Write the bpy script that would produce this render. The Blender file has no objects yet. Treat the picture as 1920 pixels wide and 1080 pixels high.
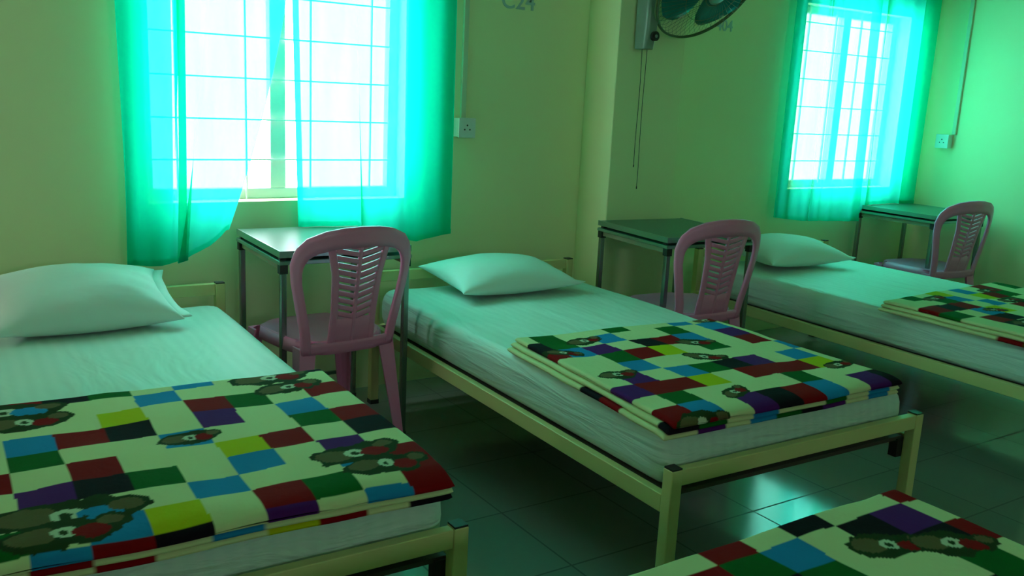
import bpy, math, random
import numpy as np
from mathutils import Matrix, Vector

random.seed(7)
rng = np.random.default_rng(5)
S = bpy.context.scene
COL = S.collection

# ------------------------------------------------------------------ camera
CAM_H = 1.4
FOCAL_PX = 1709.0
YAW, PITCH, ROLL = 0.5872, 0.2097, -0.0492


def make_camera():
    sy, cy = math.sin(YAW), math.cos(YAW)
    sp, cp = math.sin(PITCH), math.cos(PITCH)
    fwd = Vector((sy * cp, cy * cp, -sp))
    right = Vector((cy, -sy, 0))
    down = fwd.cross(right)
    cr, sr = math.cos(ROLL), math.sin(ROLL)
    r2 = right * cr + down * sr
    d2 = down * cr - right * sr
    m = Matrix.Identity(4)
    for i in range(3):
        m[i][0] = r2[i]
        m[i][1] = -d2[i]
        m[i][2] = -fwd[i]
    m[2][3] = CAM_H
    cd = bpy.data.cameras.new('camera')
    cd.sensor_fit = 'HORIZONTAL'
    cd.sensor_width = 36
    cd.lens = 36 * FOCAL_PX / 1920
    cd.clip_start = 0.02
    co = bpy.data.objects.new('camera', cd)
    co.matrix_world = m
    COL.objects.link(co)
    S.camera = co


make_camera()

# ------------------------------------------------------------------ world, light, exposure
SKY = 18.0
world = bpy.data.worlds.new('sky')
S.world = world
world.use_nodes = True
wn = world.node_tree.nodes
bg = wn['Background']
bg.inputs['Color'].default_value = (0.90, 0.97, 1.06, 1)
bg.inputs['Strength'].default_value = SKY

S.view_settings.view_transform = 'Standard'
S.view_settings.look = 'None'
S.view_settings.gamma = 1
S.view_settings.use_curve_mapping = False
S.view_settings.exposure = -0.08
S.cycles.use_denoising = True
S.cycles.max_bounces = 12
S.cycles.diffuse_bounces = 6
S.cycles.transparent_max_bounces = 24
S.cycles.transmission_bounces = 8
S.cycles.sample_clamp_indirect = 6
S.cycles.caustics_reflective = False
S.cycles.blur_glossy = 0.5

YW = 3.828      # window wall
YP = 3.583      # pillar front face
XP = 2.936      # pillar left face
XPR = 3.38      # pillar right face
XR = 5.844      # right wall
XL = -1.5
YB = -3.2
CEIL = 2.95
WINS = [(0.78, 1.92), (4.58, 5.62)]
WZ0, WZ1 = 0.90, 2.02
BACK_FILL_HOLE = (0.6, 1.4, 1.7, 2.1)  # unseen opening added behind the camera for ambient daylight
LEFT_FILL_HOLE = (3.2, 3.6, 1.3, 1.75)  # unseen opening added in the left wall so daylight rakes the window wall


def side_portal():
    l = bpy.data.lights.new('window_portal', 'AREA')  # sky portal for the added left wall opening
    l.shape = 'RECTANGLE'
    l.size = LEFT_FILL_HOLE[3] - LEFT_FILL_HOLE[2]
    l.size_y = LEFT_FILL_HOLE[1] - LEFT_FILL_HOLE[0]
    l.cycles.is_portal = True
    o = bpy.data.objects.new('window_portal', l)
    o.location = (XL - 0.17, (LEFT_FILL_HOLE[0] + LEFT_FILL_HOLE[1]) / 2, (LEFT_FILL_HOLE[2] + LEFT_FILL_HOLE[3]) / 2)
    o.rotation_euler = (0, math.radians(-90), 0)
    COL.objects.link(o)


side_portal()


def portal(x0, x1, z0, z1, y, flip):
    l = bpy.data.lights.new('window_portal', 'AREA')
    l.shape = 'RECTANGLE'
    l.size = x1 - x0
    l.size_y = z1 - z0
    l.cycles.is_portal = True
    o = bpy.data.objects.new('window_portal', l)
    o.location = ((x0 + x1) / 2, y, (z0 + z1) / 2)
    o.rotation_euler = (math.radians(-90 if not flip else 90), 0, 0)
    COL.objects.link(o)


for a, b in WINS:
    portal(a, b, WZ0, WZ1, YW + 0.17, False)
portal(BACK_FILL_HOLE[0], BACK_FILL_HOLE[1], BACK_FILL_HOLE[2], BACK_FILL_HOLE[3], YB - 0.1, True)  # portal for the added opening behind the camera


# ------------------------------------------------------------------ materials
def mat(name, color, rough=0.6, metal=0.0, spec=0.5, bump=None, var=None, coat=0.0, sheen=0.0):
    m = bpy.data.materials.new(name)
    m.use_nodes = True
    nt = m.node_tree
    p = nt.nodes['Principled BSDF']
    p.inputs['Base Color'].default_value = (*color, 1)
    p.inputs['Roughness'].default_value = rough
    p.inputs['Metallic'].default_value = metal
    p.inputs['Specular IOR Level'].default_value = spec
    p.inputs['Coat Weight'].default_value = coat
    p.inputs['Sheen Weight'].default_value = sheen
    tc = nt.nodes.new('ShaderNodeTexCoord')
    if var:
        sc, amt = var
        n = nt.nodes.new('ShaderNodeTexNoise')
        n.inputs['Scale'].default_value = sc
        n.inputs['Detail'].default_value = 4
        nt.links.new(tc.outputs['Object'], n.inputs['Vector'])
        mx = nt.nodes.new('ShaderNodeMix')
        mx.data_type = 'RGBA'
        mx.inputs[6].default_value = (*[c * (1 - amt) for c in color], 1)
        mx.inputs[7].default_value = (*[min(1, c * (1 + amt)) for c in color], 1)
        nt.links.new(n.outputs['Fac'], mx.inputs[0])
        nt.links.new(mx.outputs[2], p.inputs['Base Color'])
    if bump:
        sc, st, scale3 = bump
        mp = nt.nodes.new('ShaderNodeMapping')
        mp.inputs['Scale'].default_value = scale3
        n = nt.nodes.new('ShaderNodeTexNoise')
        n.inputs['Scale'].default_value = sc
        n.inputs['Detail'].default_value = 3
        b = nt.nodes.new('ShaderNodeBump')
        b.inputs['Strength'].default_value = st
        b.inputs['Distance'].default_value = 0.02
        nt.links.new(tc.outputs['Object'], mp.inputs['Vector'])
        nt.links.new(mp.outputs['Vector'], n.inputs['Vector'])
        nt.links.new(n.outputs['Fac'], b.inputs['Height'])
        nt.links.new(b.outputs['Normal'], p.inputs['Normal'])
    return m


M = {}
M['wall'] = mat('cream_wall_paint', (0.83, 0.85, 0.50), 0.7, spec=0.25, var=(1.3, 0.05), bump=(9, 0.05, (1, 1, 1)))
M['ceiling'] = mat('white_ceiling_paint', (0.75, 0.76, 0.65), 0.8)
M['frame'] = mat('cream_painted_metal', (0.62, 0.58, 0.25), 0.42, spec=0.5, var=(3, 0.06))
M['black_cap'] = mat('black_plastic_cap', (0.012, 0.014, 0.012), 0.5)
M['board'] = mat('dark_bed_board', (0.06, 0.045, 0.03), 0.7)
M['pillow'] = mat('white_pillow_cotton', (0.72, 0.80, 0.77), 0.8, bump=(4, 0.55, (1, 1.8, 1)), sheen=0.1)
M['pink'] = mat('pink_plastic', (0.86, 0.25, 0.48), 0.36, spec=0.5, var=(6, 0.05))
M['desk_top'] = mat('green_grey_laminate', (0.055, 0.16, 0.11), 0.34, spec=0.35)
M['desk_board'] = mat('beige_desk_board', (0.26, 0.24, 0.15), 0.5)
M['chrome'] = mat('brushed_steel', (0.28, 0.32, 0.30), 0.25, metal=0.9)
M['alu'] = mat('aluminium_edge', (0.28, 0.42, 0.36), 0.28, metal=0.8)
M['dark_leg'] = mat('dark_steel_leg', (0.05, 0.06, 0.055), 0.3, metal=0.6)
M['white_plastic'] = mat('white_plastic', (0.72, 0.76, 0.74), 0.35)
M['conduit'] = mat('painted_trunking', (0.62, 0.66, 0.48), 0.45)
M['socket_dark'] = mat('socket_slot_black', (0.02, 0.02, 0.02), 0.6)
M['fan_body'] = mat('grey_green_fan_plastic', (0.20, 0.27, 0.22), 0.3)
M['fan_cage'] = mat('olive_fan_wire', (0.09, 0.13, 0.05), 0.4)
M['fan_blade'] = mat('teal_fan_plastic', (0.005, 0.16, 0.15), 0.2)
M['cord'] = mat('dark_cord', (0.02, 0.03, 0.02), 0.7)
M['grille'] = mat('window_grille_paint', (0.8, 0.8, 0.78), 0.5)
M['win_frame'] = mat('window_frame_paint', (0.7, 0.72, 0.68), 0.45)
M['sill'] = mat('white_reveal_paint', (0.78, 0.80, 0.70), 0.6)
M['letter'] = mat('pale_blue_number_paint', (0.42, 0.55, 0.52), 0.5)
M['letter_edge'] = mat('number_shadow_edge', (0.10, 0.17, 0.15), 0.6)


def sheet_material():
    m = mat('white_striped_sheet', (0.78, 0.84, 0.80), 0.55, spec=0.35, sheen=0.1)
    nt = m.node_tree
    p = nt.nodes['Principled BSDF']
    tc = nt.nodes.new('ShaderNodeTexCoord')
    w = nt.nodes.new('ShaderNodeTexWave')
    w.inputs['Scale'].default_value = 7.5
    w.inputs['Distortion'].default_value = 0.3
    nt.links.new(tc.outputs['Object'], w.inputs['Vector'])
    mx = nt.nodes.new('ShaderNodeMix')
    mx.data_type = 'RGBA'
    mx.inputs[6].default_value = (0.56, 0.72, 0.66, 1)
    mx.inputs[7].default_value = (0.60, 0.75, 0.69, 1)
    nt.links.new(w.outputs['Fac'], mx.inputs[0])
    nt.links.new(mx.outputs[2], p.inputs['Base Color'])
    # long creases running along the sides
    mp = nt.nodes.new('ShaderNodeMapping')
    mp.inputs['Scale'].default_value = (3.0, 1.0, 11.0)
    n = nt.nodes.new('ShaderNodeTexNoise')
    n.inputs['Scale'].default_value = 2.2
    n.inputs['Detail'].default_value = 3
    n.inputs['Distortion'].default_value = 0.6
    b = nt.nodes.new('ShaderNodeBump')
    b.inputs['Strength'].default_value = 0.6
    b.inputs['Distance'].default_value = 0.03
    nt.links.new(tc.outputs['Object'], mp.inputs['Vector'])
    nt.links.new(mp.outputs['Vector'], n.inputs['Vector'])
    nt.links.new(n.outputs['Fac'], b.inputs['Height'])
    nt.links.new(b.outputs['Normal'], p.inputs['Normal'])
    return m


M['sheet'] = sheet_material()


def blanket_material():
    m = mat('printed_fleece', (0.7, 0.7, 0.5), 0.95, spec=0.08)
    nt = m.node_tree
    p = nt.nodes['Principled BSDF']
    a = nt.nodes.new('ShaderNodeAttribute')
    a.attribute_name = 'print'
    nt.links.new(a.outputs['Color'], p.inputs['Base Color'])
    tc = nt.nodes.new('ShaderNodeTexCoord')
    n = nt.nodes.new('ShaderNodeTexNoise')
    n.inputs['Scale'].default_value = 60
    b = nt.nodes.new('ShaderNodeBump')
    b.inputs['Strength'].default_value = 0.15
    b.inputs['Distance'].default_value = 0.01
    nt.links.new(tc.outputs['Object'], n.inputs['Vector'])
    nt.links.new(n.outputs['Fac'], b.inputs['Height'])
    nt.links.new(b.outputs['Normal'], p.inputs['Normal'])
    return m


M['blanket'] = blanket_material()


def curtain_material():
    m = bpy.data.materials.new('sheer_teal_curtain')
    m.use_nodes = True
    nt = m.node_tree
    nt.nodes.clear()
    out = nt.nodes.new('ShaderNodeOutputMaterial')
    tr = nt.nodes.new('ShaderNodeBsdfTransparent')
    tr.inputs['Color'].default_value = (0.30, 0.90, 0.66, 1)
    tl = nt.nodes.new('ShaderNodeBsdfTranslucent')
    tl.inputs['Color'].default_value = (0.012, 0.82, 0.64, 1)
    df = nt.nodes.new('ShaderNodeBsdfDiffuse')
    df.inputs['Color'].default_value = (0.004, 0.60, 0.42, 1)
    # weave: slightly uneven density
    tc = nt.nodes.new('ShaderNodeTexCoord')
    n = nt.nodes.new('ShaderNodeTexNoise')
    n.inputs['Scale'].default_value = 3.0
    mp = nt.nodes.new('ShaderNodeMapping')
    mp.inputs['Scale'].default_value = (6, 1, 0.6)
    nt.links.new(tc.outputs['Object'], mp.inputs['Vector'])
    nt.links.new(mp.outputs['Vector'], n.inputs['Vector'])
    mr = nt.nodes.new('ShaderNodeMapRange')
    mr.inputs['To Min'].default_value = 0.70
    mr.inputs['To Max'].default_value = 0.80
    nt.links.new(n.outputs['Fac'], mr.inputs['Value'])
    a = nt.nodes.new('ShaderNodeMixShader')
    a.inputs[0].default_value = 0.35
    nt.links.new(tl.outputs[0], a.inputs[1])
    nt.links.new(df.outputs[0], a.inputs[2])
    b = nt.nodes.new('ShaderNodeMixShader')
    nt.links.new(mr.outputs[0], b.inputs[0])
    nt.links.new(tr.outputs[0], b.inputs[1])
    nt.links.new(a.outputs[0], b.inputs[2])
    nt.links.new(b.outputs[0], out.inputs['Surface'])
    return m


M['curtain'] = curtain_material()


def glass_material():
    m = bpy.data.materials.new('window_glass')
    m.use_nodes = True
    nt = m.node_tree
    nt.nodes.clear()
    out = nt.nodes.new('ShaderNodeOutputMaterial')
    tr = nt.nodes.new('ShaderNodeBsdfTransparent')
    tr.inputs['Color'].default_value = (0.93, 0.97, 0.95, 1)
    gl = nt.nodes.new('ShaderNodeBsdfGlossy')
    gl.inputs['Roughness'].default_value = 0.03
    mx = nt.nodes.new('ShaderNodeMixShader')
    mx.inputs[0].default_value = 0.05
    nt.links.new(tr.outputs[0], mx.inputs[1])
    nt.links.new(gl.outputs[0], mx.inputs[2])
    nt.links.new(mx.outputs[0], out.inputs['Surface'])
    return m


M['glass'] = glass_material()


def floor_material():
    m = mat('glossy_grey_floor_tiles', (0.22, 0.25, 0.22), 0.11, spec=0.42)
    nt = m.node_tree
    p = nt.nodes['Principled BSDF']
    tc = nt.nodes.new('ShaderNodeTexCoord')
    br = nt.nodes.new('ShaderNodeTexBrick')
    br.offset = 0
    br.inputs['Scale'].default_value = 1
    br.inputs['Brick Width'].default_value = 0.4
    br.inputs['Row Height'].default_value = 0.4
    br.inputs['Mortar Size'].default_value = 0.0035
    br.inputs['Color1'].default_value = (0.24, 0.27, 0.24, 1)
    br.inputs['Color2'].default_value = (0.22, 0.255, 0.225, 1)
    br.inputs['Mortar'].default_value = (0.08, 0.09, 0.08, 1)
    nt.links.new(tc.outputs['Object'], br.inputs['Vector'])
    nt.links.new(br.outputs['Color'], p.inputs['Base Color'])
    mr = nt.nodes.new('ShaderNodeMapRange')
    mr.inputs['To Min'].default_value = 0.11
    mr.inputs['To Max'].default_value = 0.6
    nt.links.new(br.outputs['Fac'], mr.inputs['Value'])
    nt.links.new(mr.outputs[0], p.inputs['Roughness'])
    return m


M['floor'] = floor_material()


# ------------------------------------------------------------------ mesh helpers
class MB:
    def __init__(self):
        self.v = []
        self.f = []

    def box(self, x0, x1, y0, y1, z0, z1):
        n = len(self.v)
        self.v += [(x, y, z) for z in (z0, z1) for y in (y0, y1) for x in (x0, x1)]
        self.f += [(n, n + 2, n + 3, n + 1), (n + 4, n + 5, n + 7, n + 6), (n, n + 1, n + 5, n + 4),
                   (n + 2, n + 6, n + 7, n + 3), (n, n + 4, n + 6, n + 2), (n + 1, n + 3, n + 7, n + 5)]
        return self

    def loft(self, rings, cap=True, closed=True):
        n0 = len(self.v)
        k = len(rings[0])
        for r in rings:
            self.v += [tuple(p) for p in r]
        for i in range(len(rings) - 1):
            for j in range(k if closed else k - 1):
                a = n0 + i * k + j
                b = n0 + i * k + (j + 1) % k
                self.f.append((a, b, b + k, a + k))
        if cap:
            self.f.append(tuple(reversed(range(n0, n0 + k))))
            self.f.append(tuple(range(n0 + (len(rings) - 1) * k, n0 + len(rings) * k)))
        return self

    def tube(self, pts, r, k=8, closed=False, cap=True):
        pts = [Vector(p) for p in pts]
        n = len(pts)
        rings = []
        for i, p in enumerate(pts):
            if closed:
                t = pts[(i + 1) % n] - pts[i - 1]
            else:
                t = pts[min(i + 1, n - 1)] - pts[max(i - 1, 0)]
            t.normalize()
            ref = Vector((0, 0, 1)) if abs(t.z) < 0.9 else Vector((1, 0, 0))
            u = t.cross(ref).normalized()
            w = t.cross(u)
            rr = r[i] if isinstance(r, (list, tuple)) else r
            rings.append([p + (u * math.cos(2 * math.pi * j / k) + w * math.sin(2 * math.pi * j / k)) * rr for j in range(k)])
        if closed:
            rings.append(rings[0])
            cap = False
        return self.loft(rings, cap)

    def grid(self, P):
        n0 = len(self.v)
        R, C = len(P), len(P[0])
        for r in P:
            self.v += [tuple(p) for p in r]
        for i in range(R - 1):
            for j in range(C - 1):
                a = n0 + i * C + j
                self.f.append((a, a + 1, a + C + 1, a + C))
        return self

    def mesh(self, name, m, smooth=False):
        me = bpy.data.meshes.new(name)
        me.from_pydata([tuple(map(float, p)) for p in self.v], [], self.f)
        me.materials.append(m)
        if smooth:
            me.polygons.foreach_set('use_smooth', [True] * len(me.polygons))
        me.update()
        return me

    def build(self, name, m, parent=None, smooth=False, bevel=None, seg=3, solid=None):
        import bmesh
        me = self.mesh(name, m, smooth)
        bm = bmesh.new()
        bm.from_mesh(me)
        bmesh.ops.recalc_face_normals(bm, faces=bm.faces)
        bm.to_mesh(me)
        bm.free()
        o = bpy.data.objects.new(name, me)
        COL.objects.link(o)
        if parent:
            o.parent = parent
        if solid:
            s = o.modifiers.new('solid', 'SOLIDIFY')
            s.thickness = solid
            s.offset = 0
        if bevel:
            b = o.modifiers.new('bevel', 'BEVEL')
            b.width = bevel
            b.segments = seg
            b.limit_method = 'ANGLE'
            me.polygons.foreach_set('use_smooth', [True] * len(me.polygons))
            w = o.modifiers.new('wn', 'WEIGHTED_NORMAL')
            w.keep_sharp = True
        return o


def empty(name, loc, rz=0):
    o = bpy.data.objects.new(name, None)
    o.location = loc
    o.rotation_euler = (0, 0, rz)
    o.empty_display_size = 0.1
    COL.objects.link(o)
    return o


def tag(o, label, cat, group=None):
    o['label'] = label
    o['category'] = cat
    if group:
        o['group'] = group
    return o


def struct(o):
    o['kind'] = 'structure'
    return o


def copy_thing(root):
    c = root.copy()
    COL.objects.link(c)
    for ch in list(root.children):
        d = ch.copy()
        d.parent = c
        COL.objects.link(d)
        for g in list(ch.children):
            e = g.copy()
            e.parent = d
            COL.objects.link(e)
    return c


# ------------------------------------------------------------------ room shell
def wall_with_holes(name, x0, x1, y0, y1, z0, z1, holes):
    b = MB()
    xs = x0
    for (a, c, h0, h1) in sorted(holes):
        b.box(xs, a, y0, y1, z0, z1)
        b.box(a, c, y0, y1, z0, h0)
        b.box(a, c, y0, y1, h1, z1)
        xs = c
    b.box(xs, x1, y0, y1, z0, z1)
    return struct(b.build(name, M['wall']))


struct(MB().box(XL - 0.2, 9, YB - 0.2, YW + 0.2, -0.1, 0).build('floor', M['floor']))
struct(MB().box(XL - 0.2, 9, YB - 0.2, YW + 0.2, CEIL, CEIL + 0.1).build('ceiling', M['ceiling']))
wall_with_holes('wall_back', XL, XR, YW, YW + 0.18, 0, CEIL, [(a, b, WZ0, WZ1) for a, b in WINS])
wall_with_holes('wall_front', XL, XR, YB - 0.18, YB, 0, CEIL, [BACK_FILL_HOLE])
lw = MB()
lw.box(XL - 0.18, XL, YB - 0.18, LEFT_FILL_HOLE[0], 0, CEIL).box(XL - 0.18, XL, LEFT_FILL_HOLE[1], YW + 0.18, 0, CEIL)
lw.box(XL - 0.18, XL, LEFT_FILL_HOLE[0], LEFT_FILL_HOLE[1], 0, LEFT_FILL_HOLE[2]).box(XL - 0.18, XL, LEFT_FILL_HOLE[0], LEFT_FILL_HOLE[1], LEFT_FILL_HOLE[3], CEIL)
struct(lw.build('wall_left', M['wall']))
struct(MB().box(XR, XR + 0.18, YB - 0.18, YW + 0.18, 0, CEIL).build('wall_right', M['wall']))
struct(MB().box(XP, XPR, YP, YW, 0, CEIL).build('wall_pillar', M['wall'], bevel=0.006, seg=2))


def window(n, x0, x1):
    z0, z1 = WZ0, WZ1
    y = YW + 0.10
    t = 0.045
    b = MB()
    b.box(x0, x1, y, y + 0.05, z0, z0 + t).box(x0, x1, y, y + 0.05, z1 - t, z1)
    b.box(x0, x0 + t, y, y + 0.05, z0 + t, z1 - t).box(x1 - t, x1, y, y + 0.05, z0 + t, z1 - t)
    xm = (x0 + x1) / 2
    b.box(xm - 0.035, xm + 0.035, y, y + 0.05, z0 + t, z1 - t)
    f = struct(b.build('window_%d' % n, M['win_frame'], bevel=0.004, seg=2))
    g = MB()
    g.box(x0 + t, xm - 0.035, y + 0.02, y + 0.026, z0 + t, z1 - t)
    g.build('pane', M['glass'], f)
    g = MB()
    g.box(xm + 0.035, x1 - t, y + 0.02, y + 0.026, z0 + t, z1 - t)
    g.build('pane', M['glass'], f)
    # iron grille fixed on the room side of the frame
    r = MB()
    zs = [1.069 + 0.1705 * k for k in range(6) if 1.069 + 0.1705 * k < z1 - t]
    for z in zs:
        r.box(x0, x1, y - 0.018, y - 0.006, z - 0.003, z + 0.003)
    xs = [x0 + 0.14 + k * (x1 - x0 - 0.28) / 3 for k in range(4)]
    for x in xs:
        r.box(x - 0.003, x + 0.003, y - 0.016, y - 0.004, z0, z1)
    r.build('grille', M['grille'], f)


for i, (a, b) in enumerate(WINS):
    window(i + 1, a, b)


# ------------------------------------------------------------------ curtains
def curtain(name, label, path_top, path_bot, ztop, hem, yw, group, amp=0.012, seed=0, pw=1.0):
    """paths are lists of (x, y-offset towards the room); hem(x) gives the lower edge height."""
    r = np.random.default_rng(seed)

    def resample(path, n=150):
        p = np.array(path, float)
        d = np.r_[0, np.cumsum(np.hypot(*(p[1:] - p[:-1]).T))]
        s = np.linspace(0, d[-1], n)
        out = np.c_[np.interp(s, d, p[:, 0]), np.interp(s, d, p[:, 1])]
        k = np.array([1, 2, 3, 2, 1.]) / 9
        q = out.copy()
        for c in (0, 1):
            q[2:-2, c] = np.convolve(out[:, c], k, 'valid')
        return q
    T = resample(path_top)
    B = resample(path_bot)
    n = len(T)
    rows = 44
    ph = r.uniform(0, 6.28, 4)
    shift = -0.030
    P = []
    s = np.linspace(0, 1, n)
    for i in range(rows + 1):
        t = i / rows
        tt = t ** pw
        x = T[:, 0] * (1 - tt) + B[:, 0] * tt + shift
        y = T[:, 1] * (1 - t) + B[:, 1] * t
        wob = amp * (np.sin(s * 34 + ph[0] + 1.2 * t) + 0.6 * np.sin(s * 61 + ph[1] - 1.5 * t) + 0.5 * np.sin(s * 13 + ph[2] + 2 * t))
        z1 = hem(x - shift)
        z = ztop * (1 - t) + z1 * t
        yy = yw - CGAP - y - wob
        P.append([(x[j], yy[j], z[j]) for j in range(n)])
    b = MB().grid(P)
    o = b.build(name, M['curtain'], smooth=True)
    # sewn hem band along the bottom, folded over
    H = []
    for k in range(3):
        row = []
        for j in range(n):
            p0 = P[-1][j]
            row.append((p0[0], p0[1] - 0.003, p0[2] + 0.011 * k))
        H.append(row)
    MB().grid(H).build('hem', M['curtain'], o, smooth=True)
    tag(o, label, 'curtain', None)
    return o


CGAP = 0.045


def interp(pts):
    xs = [p[0] for p in pts]
    zs = [p[1] for p in pts]
    return lambda x: np.interp(x, xs, zs)


curtain('curtain', 'left panel of sheer teal curtain at the large window, hem swept up beside the desk',
        [(0.90, 0.055), (0.69, 0.06), (0.685, 0.075), (0.92, 0.08), (0.945, 0.09), (0.90, 0.10), (0.95, 0.11), (0.90, 0.115), (0.92, 0.09), (1.10, 0.075), (1.40, 0.08)],
        [(0.88, 0.05), (0.71, 0.055), (0.70, 0.07), (0.90, 0.08), (0.93, 0.09), (0.88, 0.10), (0.93, 0.11), (0.88, 0.115), (0.90, 0.09), (1.0, 0.075), (1.10, 0.075)],
        2.42, interp([(0.70, 0.675), (0.83, 0.668), (0.92, 0.69), (1.02, 0.74), (1.085, 0.80), (1.36, 0.83)]), YW, None, 0.007, 3, 2.0)
curtain('curtain', 'right panel of sheer teal curtain at the large window, hanging next to the wall socket',
        [(1.40, 0.025), (1.355, 0.03), (1.355, 0.035), (1.41, 0.06), (1.42, 0.085), (1.40, 0.095), (1.43, 0.08), (1.86, 0.07), (2.12, 0.08), (2.125, 0.06), (1.88, 0.05)],
        [(1.43, 0.04), (1.395, 0.045), (1.395, 0.05), (1.50, 0.07), (1.70, 0.085), (1.67, 0.095), (1.72, 0.08), (1.88, 0.07), (2.13, 0.08), (2.135, 0.06), (1.90, 0.05)],
        2.42, interp([(1.3, 0.80), (1.655, 0.80), (1.70, 0.76), (1.95, 0.715), (2.13, 0.745)]), YW, None, 0.007, 5)
curtain('curtain', 'left panel of sheer teal curtain at the far window, hanging above a pillow',
        [(4.46, 0.05), (4.40, 0.06), (4.40, 0.07), (4.60, 0.08), (4.69, 0.075), (4.67, 0.09), (4.72, 0.085), (4.90, 0.06), (5.10, 0.075), (5.16, 0.08)],
        [(4.46, 0.05), (4.385, 0.06), (4.385, 0.07), (4.55, 0.08), (4.70, 0.075), (4.66, 0.09), (4.72, 0.085), (4.90, 0.06), (5.14, 0.075), (5.19, 0.08)],
        2.42, interp([(4.38, 0.745), (4.6, 0.72), (4.9, 0.705), (5.2, 0.695)]), YW, None, 0.008, 8)
curtain('curtain', 'right panel of sheer teal curtain at the far window, falling behind the corner desk',
        [(5.09, 0.045), (5.12, 0.05), (5.25, 0.06), (5.20, 0.07), (5.27, 0.078), (5.45, 0.05), (5.62, 0.06), (5.75, 0.05), (5.58, 0.075), (5.76, 0.085), (5.78, 0.04), (5.785, -0.01)],
        [(5.12, 0.045), (5.15, 0.05), (5.27, 0.06), (5.23, 0.07), (5.29, 0.078), (5.45, 0.05), (5.62, 0.06), (5.74, 0.05), (5.60, 0.075), (5.75, 0.085), (5.77, 0.04), (5.775, -0.01)],
        2.42, interp([(5.1, 0.72), (5.20, 0.72), (5.25, 0.80), (5.75, 0.80)]), YW, None, 0.006, 11)

for (x0, x1), lab in zip([(0.55, 2.25), (4.3, 5.80)], ['steel curtain rod above the large left window', 'steel curtain rod above the far right window']):
    o = MB().tube([(x0, YW - 0.115, 2.43), (x1, YW - 0.115, 2.43)], 0.009).build('curtain_rod', M['chrome'], smooth=True)
    for x in (x0 + 0.04, x1 - 0.04):
        MB().box(x - 0.01, x + 0.01, YW - 0.12, YW, 2.42, 2.44).build('bracket', M['chrome'], o)
    tag(o, lab, 'curtain rod')

# ------------------------------------------------------------------ beds
BW, BL = 1.079, 2.01
ZR, ZF, ZH = 0.372, 0.450, 0.608
BEDS = {1: (-0.0928, 1.62, -0.0132), 2: (1.6127, 1.62, -0.0218), 3: (3.575, 1.62, -0.0237)}


def make_bed(loc, rz, label):
    t = empty('single_bed', (loc[0], loc[1], 0), rz)
    tag(t, label, 'bed', None)
    p = 0.038
    w, L = BW, BL
    for x0 in (0, w - p):
        for y0, zt in ((0, ZF), (L - p, ZH)):
            q = MB().box(x0, x0 + p, y0, y0 + p, 0.012, zt).build('post', M['frame'], t, bevel=0.004, seg=2)
            MB().box(x0 + 0.002, x0 + p - 0.002, y0 + 0.002, y0 + p - 0.002, zt - 0.002, zt + 0.004).build('end_cap', M['black_cap'], q)
            MB().box(x0 - 0.001, x0 + p + 0.001, y0 - 0.001, y0 + p + 0.001, 0, 0.02).build('foot_cap', M['black_cap'], q)
    MB().box(p, w - p, 0.002, 0.030, ZF - 0.047, ZF - 0.001).build('foot_rail', M['frame'], t, bevel=0.003, seg=2)
    MB().box(p, w - p, L - 0.030, L - 0.002, ZH - 0.047, ZH - 0.001).build('head_rail', M['frame'], t, bevel=0.003, seg=2)
    MB().box(p, w - p, L - 0.030, L - 0.002, ZR - 0.06, ZR - 0.01).build('head_rail', M['frame'], t, bevel=0.003, seg=2)
    for x0 in (0.001, w - 0.029):
        r = MB().box(x0, x0 + 0.028, p, L - p, ZR - 0.052, ZR).build('side_rail', M['frame'], t, bevel=0.003, seg=2)
        xi = x0 + 0.028 if x0 < 0.5 else x0 - 0.035
        for y0 in (p, L - p - 0.03):
            MB().box(xi, xi + 0.035, y0, y0 + 0.03, ZR - 0.075, ZR - 0.012).build('bracket', M['black_cap'], r)
    b = MB()
    for k in range(9):
        y = 0.12 + k * 0.215
        b.box(0.029, w - 0.029, y, y + 0.06, ZR - 0.040, ZR - 0.018)
    b.box(0.029, w - 0.029, 0.045, L - 0.045, ZR - 0.018, ZR - 0.006)
    b.build('bed_base', M['board'], t)
    return t


def slab_profile(m, d, r, n=2.0):
    t = np.clip(np.minimum(d, m - d) / r, 0, 1)
    return np.clip(1 - (1 - t) ** n, 0, 1) ** (1 / n)


def edge_spaced(m, r, step, k=7):
    e = (np.linspace(0, 1, k) ** 1.8) * r
    mid = np.linspace(r, m - r, max(2, int((m - 2 * r) / step) + 1))
    return np.r_[e[:-1], mid, (m - e[:-1])[::-1]]


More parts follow.
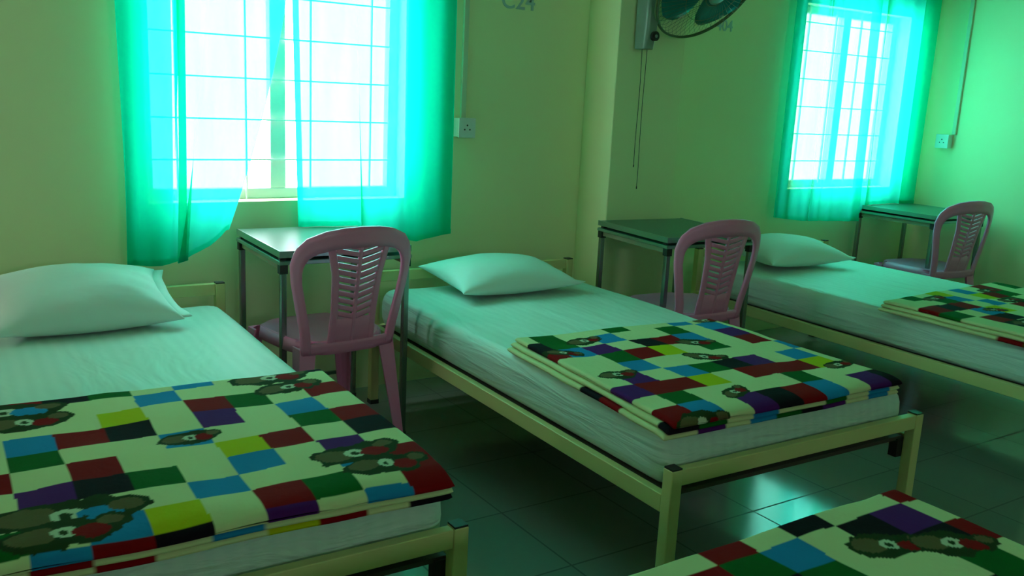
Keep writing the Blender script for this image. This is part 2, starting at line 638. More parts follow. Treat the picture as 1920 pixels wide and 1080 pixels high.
def make_mattress(loc, rz, label, seed):
    r = np.random.default_rng(seed)
    W, D, h = BW - 0.04, BL - 0.085, 0.168
    a = edge_spaced(W, 0.06, 0.03)
    c = edge_spaced(D, 0.06, 0.03)
    A, C = np.meshgrid(a, c)
    # rounded plan corners
    cx, cy = (A - W / 2) / (W / 2), (C - D / 2) / (D / 2)
    rad = 0.07
    X, Y = A.copy(), C.copy()
    for sx in (0, 1):
        for sy in (0, 1):
            u = A if sx == 0 else W - A
            v = C if sy == 0 else D - C
            m = (u < rad) & (v < rad)
            du, dv = rad - u, rad - v
            mx = np.maximum(du, dv)
            ln = np.hypot(du, dv)
            k = np.where(ln > 1e-9, mx / np.maximum(ln, 1e-9), 1)
            nu, nv = rad - du * k, rad - dv * k
            X = np.where(m, nu if sx == 0 else W - nu, X)
            Y = np.where(m, nv if sy == 0 else D - nv, Y)
    pr = slab_profile(W, A, 0.06, 2.6) * slab_profile(D, C, 0.06, 2.6)
    ph = r.uniform(0, 6, 4)
    wr = 0.003 * (np.sin(X * 9 + ph[0]) * np.sin(Y * 7 + ph[1]) + 0.6 * np.sin(X * 17 + Y * 5 + ph[2]))
    zc = h / 2
    top = zc + pr * (h / 2 + wr)
    bot = zc - pr * h / 2
    b = MB()
    R, Cn = A.shape
    b.grid([[(X[i, j], Y[i, j], top[i, j]) for j in range(Cn)] for i in range(R)])
    n0 = len(b.v)
    b.grid([[(X[i, j], Y[i, j], bot[i, j]) for j in range(Cn)] for i in range(R)])
    o = weld(b, 'mattress', M['sheet'])
    o.location = (loc[0] + 0.02 * math.cos(rz) - 0.045 * math.sin(rz), loc[1] + 0.02 * math.sin(rz) + 0.045 * math.cos(rz), ZR - 0.006)
    o.rotation_euler = (0, 0, rz)
    tag(o, label, 'mattress')
    return o


def weld(b, name, m):
    import bmesh
    me = b.mesh(name, m, True)
    bm = bmesh.new()
    bm.from_mesh(me)
    bmesh.ops.remove_doubles(bm, verts=bm.verts, dist=1e-5)
    bmesh.ops.recalc_face_normals(bm, faces=bm.faces)
    for f in bm.faces:
        f.smooth = True
    bm.to_mesh(me)
    bm.free()
    o = bpy.data.objects.new(name, me)
    COL.objects.link(o)
    return o


bed_labels = {1: 'cream metal bed at the left beside the large window, cut by the picture edge',
              2: 'cream metal bed in the middle of the room with its whole footboard in view',
              3: 'cream metal bed at the far right beyond the middle bed, below the small window'}
mat_labels = {1: 'white sheeted mattress on the left bed', 2: 'white sheeted mattress on the middle bed, side creased above the rail',
              3: 'white sheeted mattress on the far right bed'}
for k, (bx, by, br) in BEDS.items():
    make_bed((bx, by), br, bed_labels[k])
    make_mattress((bx, by), br, mat_labels[k], k)
B4 = (0.66, -1.05, 0.0)
make_bed((B4[0] + BW, B4[1] + BL), math.pi, 'cream metal bed in the right foreground, hidden under its folded patchwork blanket')
make_mattress(B4[:2], 0, 'white sheeted mattress under the foreground patchwork blanket', 4)
MT = ZR - 0.006 + 0.168


def bed_local(k, x, y, z):
    bx, by, br = BEDS[k]
    return (bx + x * math.cos(br) - y * math.sin(br), by + x * math.sin(br) + y * math.cos(br), z)


# ------------------------------------------------------------------ blankets
PAL = {'c': (0.64, 0.66, 0.36), 'r': (0.25, 0.004, 0.006), 'k': (0.010, 0.008, 0.012), 'g': (0.005, 0.11, 0.015),
       'b': (0.015, 0.22, 0.50), 'y': (0.50, 0.50, 0.008), 'p': (0.085, 0.012, 0.14), 'o': (0.45, 0.30, 0.02)}
BROWN, DKBR, PALE = (0.13, 0.10, 0.045), (0.022, 0.04, 0.012), (0.55, 0.58, 0.42)


def vnoise(x, y, s, seed):
    r = np.random.default_rng(seed)
    g = r.uniform(-1, 1, (64, 64))
    fx, fy = x * s, y * s
    ix, iy = np.floor(fx).astype(int), np.floor(fy).astype(int)
    tx, ty = fx - ix, fy - iy
    tx, ty = tx * tx * (3 - 2 * tx), ty * ty * (3 - 2 * ty)
    G = lambda a, b: g[a % 64, b % 64]
    return (G(ix, iy) * (1 - tx) + G(ix + 1, iy) * tx) * (1 - ty) + (G(ix, iy + 1) * (1 - tx) + G(ix + 1, iy + 1) * tx) * ty


def paint(x, y, rows, x0, xs, ys, blobs, seed):
    """rows[j][i] colour letter, j from the foot; ys row boundaries."""
    wx = x + 0.0035 * vnoise(x, y, 7, seed)
    wy = y + 0.0035 * vnoise(x, y, 7, seed + 1)
    i = np.clip(np.floor((wx - x0) / xs).astype(int), 0, len(rows[0]) - 1)
    j = np.clip(np.searchsorted(ys, wy) - 1, 0, len(rows) - 1)
    lut = np.array([[PAL[ch] for ch in row] for row in rows])
    col = lut[j, i]
    for (bx, by, ang, size) in blobs:
        ca, sa = math.cos(ang), math.sin(ang)
        size *= 0.88
        u = ((x - bx) * ca + (y - by) * sa) / size
        v = (-(x - bx) * sa + (y - by) * ca) / size
        n1 = 0.35 * vnoise(x, y, 28, seed + 5) + 0.2 * vnoise(x, y, 60, seed + 6)
        for (eu, ev, a, b, c) in [(0, 0.0, 1.15, 0.62, DKBR), (-0.5, 0.05, 0.50, 0.36, BROWN), (0.95, 0.15, 0.42, 0.34, DKBR),
                                  (0.05, 0.02, 0.28, 0.26, PALE), (0.55, -0.1, 0.36, 0.30, PAL['b'] if size > 0.1 else PAL['r']),
                                  (0.98, 0.2, 0.26, 0.2, BROWN), (0.03, 0.0, 0.10, 0.12, DKBR)]:
            d = ((u - eu) / a) ** 2 + ((v - ev) / b) ** 2 + n1
            col = np.where((d < 1)[..., None], c, col)
    return col


def make_blanket(label, fr, rows, x0, xs, ys, blobs, outline, zb, layers=3, droop=True, seed=1, th=0.017, step=0.0045):
    """outline(layer) -> (xl, xr, y0, y1) functions of normalised u,v; built in bed-local coordinates."""
    bx, by, br = fr
    b = MB()
    cols = []
    nu = int(1.0 / step)
    r = np.random.default_rng(seed)
    for L in range(layers):
        fine = L == layers - 1
        k = nu if fine else nu // 2
        e = np.linspace(0, 1, 6) ** 1.7 * 0.012
        u = np.r_[e[:-1], np.linspace(0.012, 0.988, k), (1 - e[:-1])[::-1]]
        U, V = np.meshgrid(u, u)
        X, Y = outline(U, V, L)
        X = X + 0.004 * vnoise(X, Y, 6, seed + L * 3)
        pr = slab_profile(1.0, U, 0.012, 2) * slab_profile(1.0, V, 0.012, 2)
        zc = zb + th * (L + 0.5)
        wav = 0.004 * vnoise(X, Y, 5, seed + 9) + 0.002 * vnoise(X, Y, 13, seed + 10)
        dr = np.zeros_like(X)
        if droop:
            t = np.clip((0.07 - Y) / 0.08, 0, 1)
            dr = 0.02 * t ** 2
        lap = 0.0
        top = zc + pr * th / 2 + (wav if L == layers - 1 else wav * 0.5) - dr
        bot = zc - pr * th / 2 + wav * 0.5 - dr
        P = paint(X, Y + (0.0 if fine else 0.37 * (L + 1)), rows, x0, xs, ys, blobs if fine else [], seed)
        R, C = X.shape
        b.grid([[(X[i, j], Y[i, j], top[i, j]) for j in range(C)] for i in range(R)])
        b.grid([[(X[i, j], Y[i, j], bot[i, j]) for j in range(C)] for i in range(R)])
        cols += [P.reshape(-1, 3), P.reshape(-1, 3)]
    me = b.mesh('folded_blanket', M['blanket'], True)
    at = me.color_attributes.new('print', 'FLOAT_COLOR', 'POINT')
    c = np.concatenate(cols)
    at.data.foreach_set('color', np.c_[c, np.ones(len(c))].astype(np.float32).ravel())
    o = bpy.data.objects.new('folded_blanket', me)
    COL.objects.link(o)
    o.location = (bx, by, 0)
    o.rotation_euler = (0, 0, br)
    tag(o, label, 'blanket')
    return o


def quad(TL, TR, BR, BLc, grow=(0, 0, 0, 0)):
    """returns outline fn from four bed-local corners (xy); lower layers stick out by grow (l, r, b, t) per layer."""
    def f(U, V, L):
        k = 2 - L
        tl = np.array(TL) + np.array([-grow[0], grow[3]]) * k
        tr = np.array(TR) + np.array([grow[1], grow[3]]) * k
        brr = np.array(BR) + np.array([grow[1], -grow[2]]) * k
        bl = np.array(BLc) + np.array([-grow[0], -grow[2]]) * k
        X = (1 - V) * ((1 - U) * bl[0] + U * brr[0]) + V * ((1 - U) * tl[0] + U * tr[0])
        Y = (1 - V) * ((1 - U) * bl[1] + U * brr[1]) + V * ((1 - U) * tl[1] + U * tr[1])
        return X, Y
    return f


rows1 = ['ccbrkcpcbrr',
         'cgcbycrgcrr',
         'ccpccbccbrc',
         'kcpkgcbcpcc',
         'ccrrccyrckk'.replace('ccrr', 'crcr'),
         'gcgccbccgrr',
         'ccbrkcpcbcc',
         'ccccycrgcrr',
         'kcrccbccccc',
         'ccrkgcbcpkk']
ys1 = [-0.2, 0.02, 0.11, 0.20, 0.298, 0.395, 0.49, 0.60, 0.70, 0.80, 1.5]
blobs1 = [(0.28, 0.145, -0.15, 0.13), (0.27, 0.075, 0.1, 0.10), (0.22, 0.78, 0.0, 0.12), (0.26, 0.70, 0.1, 0.09), (0.58, 0.445, 0.0, 0.065),
          (0.88, 0.19, 0.15, 0.10), (0.92, 0.11, -0.1, 0.09), (0.88, 0.80, 0.0, 0.10), (0.90, 0.70, 0.1, 0.085)]
make_blanket('folded patchwork fleece blanket with brown printed patches on the left bed', BEDS[1], rows1, 0.003, 0.1035, ys1, blobs1,
             quad((-0.04, 0.87), (1.045, 0.83), (1.035, -0.005), (-0.04, 0.005), (0, 0.0, -0.004, 0.0)), MT + 0.001, seed=21)
rows2 = ['rokpcocckrc',
         'rbcpkrbcpkr',
         'cgccccgcccc',
         'rcrycrrrycc'.replace('rcry', 'prry'),
         'cpcbgkpcbcc',
         'ccbccccccbc',
         'cggrycccgrc'.replace('cggrycccgrc', 'ccgrycgcrcc'),
         'rbpckrbcpcc',
         'kgcbccgcbcc',
         'cgccgccbckc']
ys2 = [-0.2, 0.0, 0.11, 0.20, 0.30, 0.40, 0.50, 0.60, 0.70, 0.80, 1.5]
blobs2 = [(0.10, 0.66, -0.5, 0.06), (0.26, 0.76, 0.2, 0.07), (0.12, 0.40, 0.0, 0.07), (0.34, 0.13, 0.5, 0.06), (0.52, 0.45, -0.5, 0.07),
          (0.62, 0.60, -0.4, 0.07), (0.88, 0.20, 0.0, 0.06), (0.88, 0.82, 0.0, 0.06), (0.1, 0.0, 0.0, 0.09)]
make_blanket('folded patchwork fleece blanket with layered side edges on the middle bed', BEDS[2], rows2, 0.0, 0.1, ys2, blobs2,
             quad((0.055, 0.885), (0.925, 0.845), (0.95, 0.01), (0.0, 0.012), (0.012, 0.0, -0.004, 0.004)), MT + 0.001, seed=33)
rows3 = ['crbkcgycpcc', 'rkcbycgrcpc', 'cgrcpcbckcr', 'ckcrcycbgcc', 'crkccbrcycg', 'gcbycrkcbcr', 'rkrcbcgcrcp', 'ccgbcyrgcck', 'cgcycbcrcgc']
blobs3 = [(0.25, 0.70, 0.2, 0.07), (0.6, 0.55, 0.1, 0.08), (0.3, 0.45, -0.3, 0.06), (0.7, 0.72, 0.0, 0.06), (0.2, 0.25, 0, 0.08)]
make_blanket('folded patchwork fleece blanket on the far right bed, cut by the picture edge', BEDS[3], rows3, 0.0, 0.1, ys2, blobs3,
             quad((-0.02, 0.77), (0.98, 0.84), (1.0, 0.0), (-0.01, 0.0), (0.01, 0.0, 0, 0.004)), MT + 0.001, seed=45, step=0.01)
# the foreground blanket: coordinates measured from the far right corner backwards
def quad4(U, V, L):
    X = -0.03 + U * 1.145 + 0.008 * (2 - L) * (U - 0.5)
    Y = 1.18 + V * 0.965
    return X, Y


rows4 = ['ccrcrckcrcg', 'kcgcbycrcrk', 'cbrcgcrckcb', 'crcgcbckcgc', 'pckcrcycbrk', 'cgrbcgcrckg', 'ccgrcbyckgc', 'ccrckcbccgc', 'cccgckgcckr', 'ccccrgbckpc',
         'cccccrckccr']
ys4 = [0.0, 1.28, 1.38, 1.48, 1.58, 1.68, 1.78, 1.82, 1.90, 1.99, 2.085, 3.0]
blobs4 = [(0.86, 1.985, -0.35, 0.085), (0.98, 1.93, -0.45, 0.09), (0.35, 1.7, 0.2, 0.12), (0.8, 1.6, 0, 0.1)]
make_blanket('folded patchwork fleece blanket with two brown printed patches in the right foreground', B4, rows4, -0.045, 0.1095, ys4, blobs4,
             quad4, MT + 0.001, droop=False, seed=57)


# ------------------------------------------------------------------ pillows
def make_pillow(name_label, centre, size, rz, tilt, seed, roll=0.0):
    r = np.random.default_rng(seed)
    n = 44
    u = np.sin(np.linspace(-math.pi / 2, math.pi / 2, n))
    U, V = np.meshgrid(u, u)
    hx, hy, hz = size[0] / 2, size[1] / 2, size[2] / 2
    # sides pull in between the four pointed corners
    X = U * hx * (1 - 0.10 * (1 - V ** 2) ** 1.0 * np.abs(U) ** 2 + 0.0) * (1 + 0.03 * np.abs(V) ** 6)
    Y = V * hy * (1 - 0.10 * (1 - U ** 2) * np.abs(V) ** 2) * (1 + 0.03 * np.abs(U) ** 6)
    pr = (np.clip(1 - U ** 2, 0, 1) ** 0.45) * (np.clip(1 - V ** 2, 0, 1) ** 0.45)
    ph = r.uniform(0, 6, 6)
    ang = np.arctan2(V, U)
    rr = np.hypot(U, V)
    wr = 1 + 0.05 * np.sin(5 * U + ph[0]) * np.sin(4 * V + ph[1]) + 0.06 * np.clip(rr - 0.5, 0, 1) * np.sin(13 * ang + ph[2])
    top = hz * 1.15 * pr * wr
    bot = -hz * 0.85 * pr
    b = MB()
    R, C = X.shape
    b.grid([[(X[i, j], Y[i, j], top[i, j]) for j in range(C)] for i in range(R)])
    b.grid([[(X[i, j], Y[i, j], bot[i, j]) for j in range(C)] for i in range(R)])
    o = weld(b, 'pillow', M['pillow'])
    # stitched flange along the open end of the pillowcase
    f = MB()
    rowsP = []
    for k in range(3):
        e = k / 2
        rowsP.append([(hx * (1 - 0.10 * (1 - v * v) - 0.03) + e * 0.045 + 0.003 * math.sin(7 * v + ph[3]), v * hy * 0.98, 0.004 * math.sin(9 * v + ph[4]) * e) for v in np.linspace(-1, 1, 20)])
    f.grid(rowsP).build('pillowcase_flap', M['pillow'], o, smooth=True, solid=0.003)
    o.location = centre
    o.rotation_euler = (tilt, roll, rz)
    tag(o, name_label, 'pillow')
    return o


make_pillow('plump white pillow propped at the head of the left bed', (0.462, 3.41, 0.622), (0.58, 0.41, 0.185), 0.03, 0.24, 4)
make_pillow('white pillow at the head of the middle bed', (2.175, 3.37, 0.603), (0.60, 0.40, 0.145), 0.0, 0.10, 9)
make_pillow('white pillow at the head of the far right bed', (4.07, 3.37, 0.61), (0.62, 0.42, 0.15), -0.05, 0.1, 14)


# ------------------------------------------------------------------ desks
DW, DD, DZ = 0.53, 0.565, 0.797


def make_desk():
    t = empty('desk', (0, 0, 0))
    w, d = DW, DD
    # origin at the back left corner, front towards -y
    tp = MB().box(0.006, w - 0.006, -d + 0.006, -0.006, DZ - 0.022, DZ).build('tabletop', M['desk_top'], t, bevel=0.002, seg=2)
    e = MB()
    for (x0, x1, y0, y1) in ((0, 0.006, -d, 0), (w - 0.006, w, -d, 0), (0.006, w - 0.006, -d, -d + 0.006)):
        e.box(x0, x1, y0, y1, DZ - 0.024, DZ + 0.001)
    e.build('edge_trim', M['alu'], tp)
    MB().box(0, w, -d, -0.001, DZ - 0.052, DZ - 0.036).build('shelf', M['desk_top'], t, bevel=0.002, seg=2)
    rim = MB()
    for (x0, x1, y0, y1) in ((-0.002, 0.0, -d, 0), (w, w + 0.002, -d, 0), (0.0, w, -d - 0.002, -d)):
        rim.box(x0, x1, y0, y1, DZ - 0.050, DZ - 0.038)
    rim.build('shelf_trim', M['alu'], t)
    ap = MB().box(0.012, 0.024, -d + 0.03, -0.03, DZ - 0.075, DZ - 0.052)
    ap.build('side_apron', M['desk_board'], t)
    ap = MB().box(w - 0.024, w - 0.012, -d + 0.03, -0.03, DZ - 0.075, DZ - 0.052)
    ap.build('side_apron', M['desk_board'], t)
    for x in (0.006, w - 0.031):
        for y in (-0.04, -d + 0.02):
            MB().box(x, x + 0.025, y, y + 0.020, DZ - 0.036, DZ - 0.022).build('spacer', M['dark_leg'], t)
    MB().box(0.032, w - 0.032, -0.012, -0.004, DZ - 0.036, DZ - 0.022).build('back_strip', M['dark_leg'], t)
    for x in (0.004, w - 0.028):
        for y in (-d + 0.004, -0.030):
            l = MB().box(x, x + 0.024, y, y + 0.024, 0.012, DZ - 0.052).build('leg', M['chrome'], t, bevel=0.004, seg=2)
            MB().box(x - 0.001, x + 0.025, y - 0.001, y + 0.025, 0, 0.02).build('rubber_foot', M['black_cap'], l)
            MB().box(x - 0.003, x + 0.027, y - 0.003, y + 0.027, DZ - 0.085, DZ - 0.052).build('corner_cap', M['black_cap'], l)
    MB().box(0.012, w - 0.012, -0.022, -0.010, 0.12, 0.135).build('stretcher', M['chrome'], t)
    return t


desk0 = make_desk()
desk_specs = [((1.112, 3.755), -0.0208, 'small metal framed desk with glossy top, below the large left window behind a pink chair'),
              ((2.884, 3.578), -0.0795, 'small metal framed desk standing against the pillar under the wall fan'),
              ((5.205, 3.765), -0.0125, 'small metal framed desk in the right corner below the far window')]
for i, ((x, y), rz, lab) in enumerate(desk_specs):
    o = desk0 if i == 0 else copy_thing(desk0)
    o.location = (x, y, 0)
    o.rotation_euler = (0, 0, rz)
    tag(o, lab, 'desk')


# ------------------------------------------------------------------ chairs
def make_chair():
    """plastic chair, origin on the floor below the backrest; faces +y."""
    t = empty('plastic_chair', (0, 0, 0))
    HB, HS = 0.885, 0.447            # top of back, seat

    def back_pt(a, h, off=0.0):
        """a across (-.5...5 m real), h height -> 3D on the curved, reclined back surface."""
        k = (h - HS) / (HB - HS)
        y = -0.02 - 0.085 * k + 1.15 * a * a * (0.55 + 0.5 * k) + off
        return Vector((a, y, h))

    def half_outer(h):
        k = (h - HS) / (HB - HS)
        pts = [(0.0, 0.165), (0.15, 0.178), (0.35, 0.205), (0.55, 0.223), (0.72, 0.228), (0.82, 0.218), (0.90, 0.19), (0.95, 0.155), (0.985, 0.09), (1.0, 0.0)]
        return float(np.interp(k, [p[0] for p in pts], [p[1] for p in pts]))

    def ribbon(b, pa, pb, n=24):
        """surface strip between two polylines given in (a,h)."""
        A, Bq = [], []
        for i in range(n + 1):
            s = i / n
            A.append(pa(s))
            Bq.append(pb(s))
        m = 3
        rows = []
        for i in range(n + 1):
            rows.append([back_pt(A[i][0] * (1 - q / m) + Bq[i][0] * q / m, A[i][1] * (1 - q / m) + Bq[i][1] * q / m) for q in range(m + 1)])
        b.grid(rows)

    def smooth_outer(s):
        # arch from left foot over the top to right foot, s 0..1
        ks = [(-0.176, -0.06), (-0.184, 0.12), (-0.204, 0.34), (-0.222, 0.55), (-0.228, 0.70), (-0.216, 0.82), (-0.182, 0.91), (-0.125, 0.968), (-0.065, 0.993), (0, 1.0)]
        ks = ks + [(-a, k) for a, k in ks[-2::-1]]
        d = [0]
        for i in range(1, len(ks)):
            d.append(d[-1] + math.hypot(ks[i][0] - ks[i - 1][0], (ks[i][1] - ks[i - 1][1]) * (HB - HS)))
        q = s * d[-1]
        return (float(np.interp(q, d, [k[0] for k in ks])), HS + float(np.interp(q, d, [k[1] for k in ks])) * (HB - HS))

    def smooth_inner(s):
        ks = [(-0.142, -0.06), (-0.150, 0.12), (-0.170, 0.34), (-0.188, 0.55), (-0.190, 0.66), (-0.178, 0.74), (-0.150, 0.79), (-0.10, 0.82), (-0.05, 0.83), (0, 0.83)]
        ks = ks + [(-a, k) for a, k in ks[-2::-1]]
        d = [0]
        for i in range(1, len(ks)):
            d.append(d[-1] + math.hypot(ks[i][0] - ks[i - 1][0], (ks[i][1] - ks[i - 1][1]) * (HB - HS)))
        q = s * d[-1]
        return (float(np.interp(q, d, [k[0] for k in ks])), HS + float(np.interp(q, d, [k[1] for k in ks])) * (HB - HS))

    b = MB()
    ribbon(b, smooth_outer, smooth_inner, 60)
    # bottom band of the back
    ribbon(b, lambda s: (-0.172 + 0.344 * s, HS - 0.028), lambda s: (-0.172 + 0.344 * s, HS + 0.012), 14)
    b.build('backrest', M['pink'], t, smooth=True, solid=0.013)

    # centre splat: two stiles, a spine and herringbone bars
    def sw(h):
        k = (h - HS) / (HB - HS)
        return float(np.interp(k, [0, 0.3, 0.6, 0.84, 0.9], [0.088, 0.086, 0.094, 0.116, 0.122]))
    b = MB()
    h0, h1 = HS + 0.0, HS + 0.86 * (HB - HS)
    for sg in (-1, 1):
        ribbon(b, lambda s: (sg * sw(h0 + s * (h1 - h0)), h0 + s * (h1 - h0)), lambda s: (sg * (sw(h0 + s * (h1 - h0)) - 0.024), h0 + s * (h1 - h0)), 20)
    ribbon(b, lambda s: (-0.006, h0 + s * (h1 - h0)), lambda s: (0.006, h0 + s * (h1 - h0)), 20)
    ribbon(b, lambda s: (-0.084 + 0.168 * s, h0), lambda s: (-0.082 + 0.164 * s, h0 + 0.10), 10)
    n = 11
    for i in range(n):
        hh = h0 + 0.095 + i * (h1 - h0 - 0.118) / (n - 1)
        for sg in (-1, 1):
            w = sw(hh) - 0.02
            ribbon(b, lambda s: (sg * s * w, hh + 0.020 * s), lambda s: (sg * s * w, hh + 0.020 * s + 0.0165), 5)
    b.build('splat', M['pink'], t, smooth=True, solid=0.009)

    # seat
    n = 22
    u = np.sin(np.linspace(-math.pi / 2, math.pi / 2, n))
    U, V = np.meshgrid(u, u)
    hw = 0.192 - 0.02 * (1 - (V + 1) / 2)
    sq = lambda p, q: p * np.sqrt(np.clip(1 - 0.42 * q ** 6, 0, 1))
    X = hw * sq(U, V)
    Y = 0.20 + 0.215 * sq(V, U)
    rr = np.maximum(abs(U), abs(V))
    Z = HS + 0.012 - 0.014 * (1 - rr ** 2) - 0.03 * np.clip(V - 0.75, 0, 1) ** 1
    rows = [[(X[i, j], Y[i, j], Z[i, j]) for j in range(n)] for i in range(n)]
    MB().grid(rows).build('seat', M['pink'], t, smooth=True, solid=0.010)
    # skirt round the seat
    ring = [(i0, 0) for i0 in range(n)] + [(n - 1, j) for j in range(1, n)] + [(i0, n - 1) for i0 in range(n - 2, -1, -1)] + [(0, j) for j in range(n - 2, 0, -1)]
    sk = []
    for q in range(3):
        row = []
        for (i, j) in ring + ring[:1]:
            x, y, z = X[i, j], Y[i, j], Z[i, j]
            row.append((x * (1 + 0.015 * q), 0.20 + (y - 0.20) * (1 + 0.015 * q), z - 0.022 * q))
        sk.append(row)
    MB().grid(sk).build('seat_skirt', M['pink'], t, smooth=True, solid=0.006)
    # legs: tapered angle-section, splayed
    for sx in (-1, 1):
        for (y0, y1) in ((0.03, -0.035), (0.375, 0.43)):
            xt = sx * (0.150 if y0 < 0.1 else 0.168)
            xb = sx * (0.200 if y0 < 0.1 else 0.212)
            rings = []
            for k in range(9):
                s = k / 8
                z = HS - 0.005 - s * (HS - 0.005)
                wd = 0.062 * (1 - s) + 0.030 * s
                x = xt * (1 - s) + xb * s
                y = y0 * (1 - s) + y1 * s
                dy = 1 if y0 < 0.1 else -1
                # L section opening inwards
                tck = 0.008
                ox, oy = x + sx * wd / 2, y - dy * wd / 2
                ix, iy = -sx, dy
                prof = [(0, 0), (wd, 0), (wd, tck), (wd * 0.5, tck), (tck, wd * 0.5), (tck, wd), (0, wd)]
                rings.append([(ox + ix * p, oy + iy * q, z) for p, q in prof])
            MB().loft(rings).build('leg', M['pink'], t, smooth=False, bevel=0.002, seg=2)
    return t


chair0 = make_chair()
chair_specs = [((1.325, 3.085), 0.11, 'pink plastic chair with herringbone back, tucked under the desk at the large left window'),
               ((2.985, 2.87), -0.05, 'pink plastic chair with herringbone back, beside the middle bed at the pillar desk'),
               ((5.295, 3.10), -0.12, 'pink plastic chair at the corner desk by the far right window')]
for i, ((x, y), rz, lab) in enumerate(chair_specs):
    o = chair0 if i == 0 else copy_thing(chair0)
    o.location = (x, y, 0)
    o.rotation_euler = (0, 0, rz)
    o.scale = (1.09, 1.0, 1.03)
    tag(o, lab, 'chair')


# ------------------------------------------------------------------ electrical
def make_socket(loc, rz, label):
    t = empty('wall_socket', loc, rz)   # faces -y locally, centred
    MB().box(-0.044, 0.044, -0.045, 0, -0.044, 0.044).build('back_box', M['white_plastic'], t, bevel=0.003, seg=2)
    f = MB().box(-0.046, 0.046, -0.054, -0.045, -0.046, 0.046).build('face_plate', M['white_plastic'], t, bevel=0.003, seg=2)
    s = MB()
    for x in (-0.014, 0.014):
        s.tube([(x, -0.0545, -0.008), (x, -0.0535, -0.008)], 0.004, 10)
    s.tube([(0, -0.0545, 0.012), (0, -0.0535, 0.012)], 0.0045, 10)
    s.build('pin_hole', M['socket_dark'], f)
    tag(t, label, 'socket')
    return t


make_socket((2.214, YW, 1.232), 0, 'white square wall socket beside the curtain of the large left window')
make_socket((XR, 3.60, 1.228), -math.pi / 2, 'white square wall socket on the right wall above the corner desk')
o = MB().box(2.200, 2.226, YW - 0.016, YW, 1.277, CEIL).build('cable_trunking', M['conduit'], bevel=0.002, seg=2)
tag(o, 'pale vertical cable trunking running up from the socket by the large left window', 'cable trunking')
o = MB().box(XR - 0.016, XR, 3.535, 3.561, 1.275, CEIL).build('cable_trunking', M['conduit'], bevel=0.002, seg=2)
tag(o, 'pale vertical cable trunking on the right wall above the far socket', 'cable trunking')


# ------------------------------------------------------------------ painted numbers
def number(txt, loc, size, rz, label):
    c = bpy.data.curves.new('wall_number', 'FONT')
    c.body = txt
    c.size = size
    c.extrude = 0.0015
    c.offset = 0.001
    tmp = bpy.data.objects.new('tmp', c)
    COL.objects.link(tmp)
    dg = bpy.context.evaluated_depsgraph_get()
    me = bpy.data.meshes.new_from_object(tmp.evaluated_get(dg))
    bpy.data.objects.remove(tmp)
    me.materials.clear()
    me.materials.append(M['letter'])
    o = bpy.data.objects.new('wall_number', me)
    o.location = loc
    o.rotation_euler = (math.pi / 2, 0, rz)
    COL.objects.link(o)
    tag(o, label, 'number')
    return o


number('C24', (2.405, YW - 0.0016, 1.80), 0.115, 0, 'pale painted number high on the wall right of the large window')
number('404', (3.835, YW - 0.0016, 1.805), 0.085, 0, 'pale painted number on the wall right of the fan')


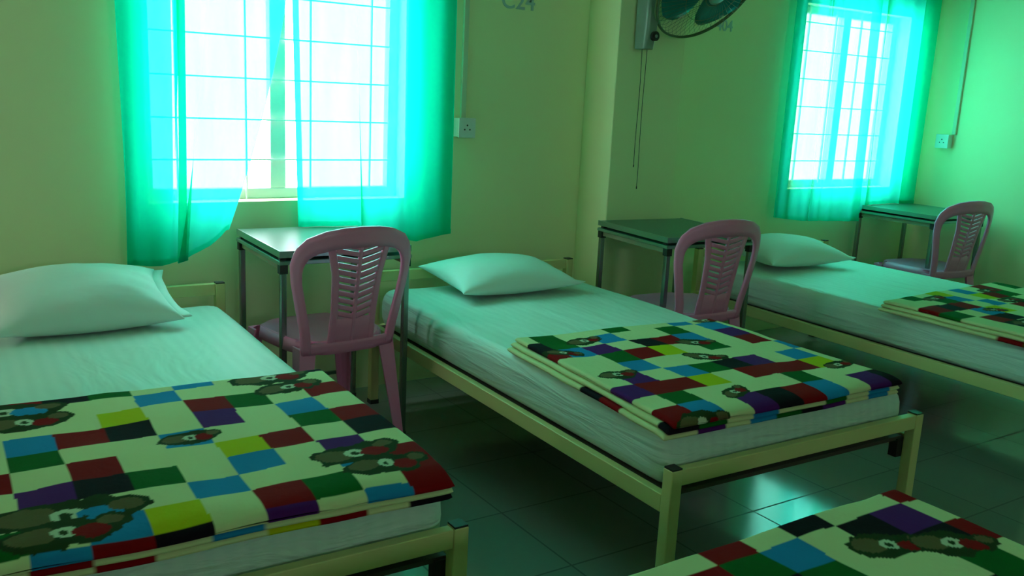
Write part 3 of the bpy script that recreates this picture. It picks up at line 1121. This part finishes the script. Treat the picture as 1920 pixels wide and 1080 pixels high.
# ------------------------------------------------------------------ fan
def make_fan():
    t = empty('wall_fan', (3.063, YP, 1.72))
    tag(t, 'grey green wall fan with teal blades and pull cords on the pillar', 'fan')
    b = MB()
    rings = []
    for k in range(9):
        z = -0.075 + 0.36 * k / 8
        wd = 0.035 + 0.006 * math.sin(math.pi * k / 8)
        dp = 0.045 + 0.01 * math.sin(math.pi * k / 8)
        rr = []
        for j in range(16):
            a = 2 * math.pi * j / 16
            x = wd * abs(math.cos(a)) ** 0.6 * (1 if math.cos(a) > 0 else -1)
            y = -dp + dp * abs(math.sin(a)) ** 0.6 * (1 if math.sin(a) > 0 else -1)
            rr.append((x, y, z))
        rings.append(rr)
    b.loft(rings).build('wall_mount', M['fan_body'], t, smooth=True, bevel=0.004, seg=2)
    k = MB().tube([(0.012, -0.09, -0.013), (0.012, -0.115, -0.013)], 0.023, 20).build('knob', M['black_cap'], t, smooth=False)
    MB().tube([(0.012, -0.114, -0.013), (0.012, -0.119, -0.013)], 0.008, 14).build('knob_centre', M['fan_body'], k)
    # head: axis pointing into the room, slightly down and towards +x
    C = Vector((0.233, -0.228, 0.24))
    ax = Vector((0.0725, -0.778, -0.624)).normalized()
    ux = ax.cross(Vector((0, 0, 1))).normalized()
    uy = ux.cross(ax).normalized()
    R = 0.305

    def P(r, a, d):
        return C + ux * (r * math.cos(a)) + uy * (r * math.sin(a)) + ax * d
    MB().tube([(0, -0.06, 0.24), (0.05, -0.12, 0.28), tuple(C - ax * 0.13)], [0.03, 0.028, 0.03], 12).build('arm', M['fan_body'], t, smooth=True)
    mo = MB()
    prof = [(0.0, -0.17), (0.05, -0.165), (0.072, -0.13), (0.075, -0.06), (0.06, -0.03), (0.0, -0.028)]
    mo.loft([[P(max(r, 0.001), 2 * math.pi * j / 24, d) for j in range(24)] for r, d in prof])
    mo.build('motor_housing', M['fan_body'], t, smooth=True)
    cage = MB()
    for rr, d, th in ((R, 0.0, 0.006), (R - 0.004, 0.012, 0.003), (0.17, 0.05, 0.0014), (0.17, -0.05, 0.0014), (0.07, 0.07, 0.0025)):
        cage.tube([P(rr, 2 * math.pi * j / 72, d) for j in range(72)], th, 6, closed=True)
    nw = 60
    for j in range(nw):
        a = 2 * math.pi * j / nw
        for sg in (1, -1):
            cage.tube([P(R, a, 0), P(R * 0.93, a, sg * 0.025), P(0.17, a, sg * 0.05), P(0.11, a, sg * 0.065), P(0.05, a, sg * 0.07)], 0.0007, 4)
    cage.build('cage', M['fan_cage'], t, smooth=True)
    MB().loft([[P(r, 2 * math.pi * j / 24, d) for j in range(24)] for r, d in ((0.055, 0.07), (0.058, 0.078), (0.04, 0.086), (0.002, 0.088))]).build('badge', M['fan_body'], t, smooth=True)
    MB().loft([[P(r, 2 * math.pi * j / 20, d) for j in range(20)] for r, d in ((0.035, -0.03), (0.035, 0.02), (0.02, 0.035), (0.001, 0.037))]).build('hub', M['fan_blade'], t, smooth=True)
    for q in range(3):
        a0 = 2 * math.pi * q / 3 + 1.45
        rows = []
        for i in range(13):
            rr = 0.03 + 0.25 * i / 12
            wdt = 0.45 + 0.95 * math.sin(math.pi * min(1, i / 12 * 0.75 + 0.1))
            if i >= 11:
                wdt *= (0.94, 0.8)[i - 11]
            row = []
            for j in range(9):
                v = j / 8 - 0.5
                row.append(P(rr, a0 + v * wdt + 0.25 * i / 12, -0.02 * v * 2))
            rows.append(row)
        MB().grid(rows).build('blade', M['fan_blade'], t, smooth=True, solid=0.002)
    # pull cords
    for (x, z1, dx) in ((-0.012, -0.64, -0.045), (0.016, -0.75, -0.035)):
        pts = []
        for i in range(16):
            s = i / 15
            pts.append((x + 0.002 * math.sin(7 * s + x * 90), -0.05, -0.07 + s * (z1 + 0.07)))
        c = MB().tube(pts, 0.0016, 5).build('pull_cord', M['cord'], t, smooth=True)
        MB().tube([(pts[-1][0], -0.05, z1), (pts[-1][0], -0.05, z1 - 0.012)], 0.0028, 6).build('cord_knob', M['cord'], c)
    return t


make_fan()
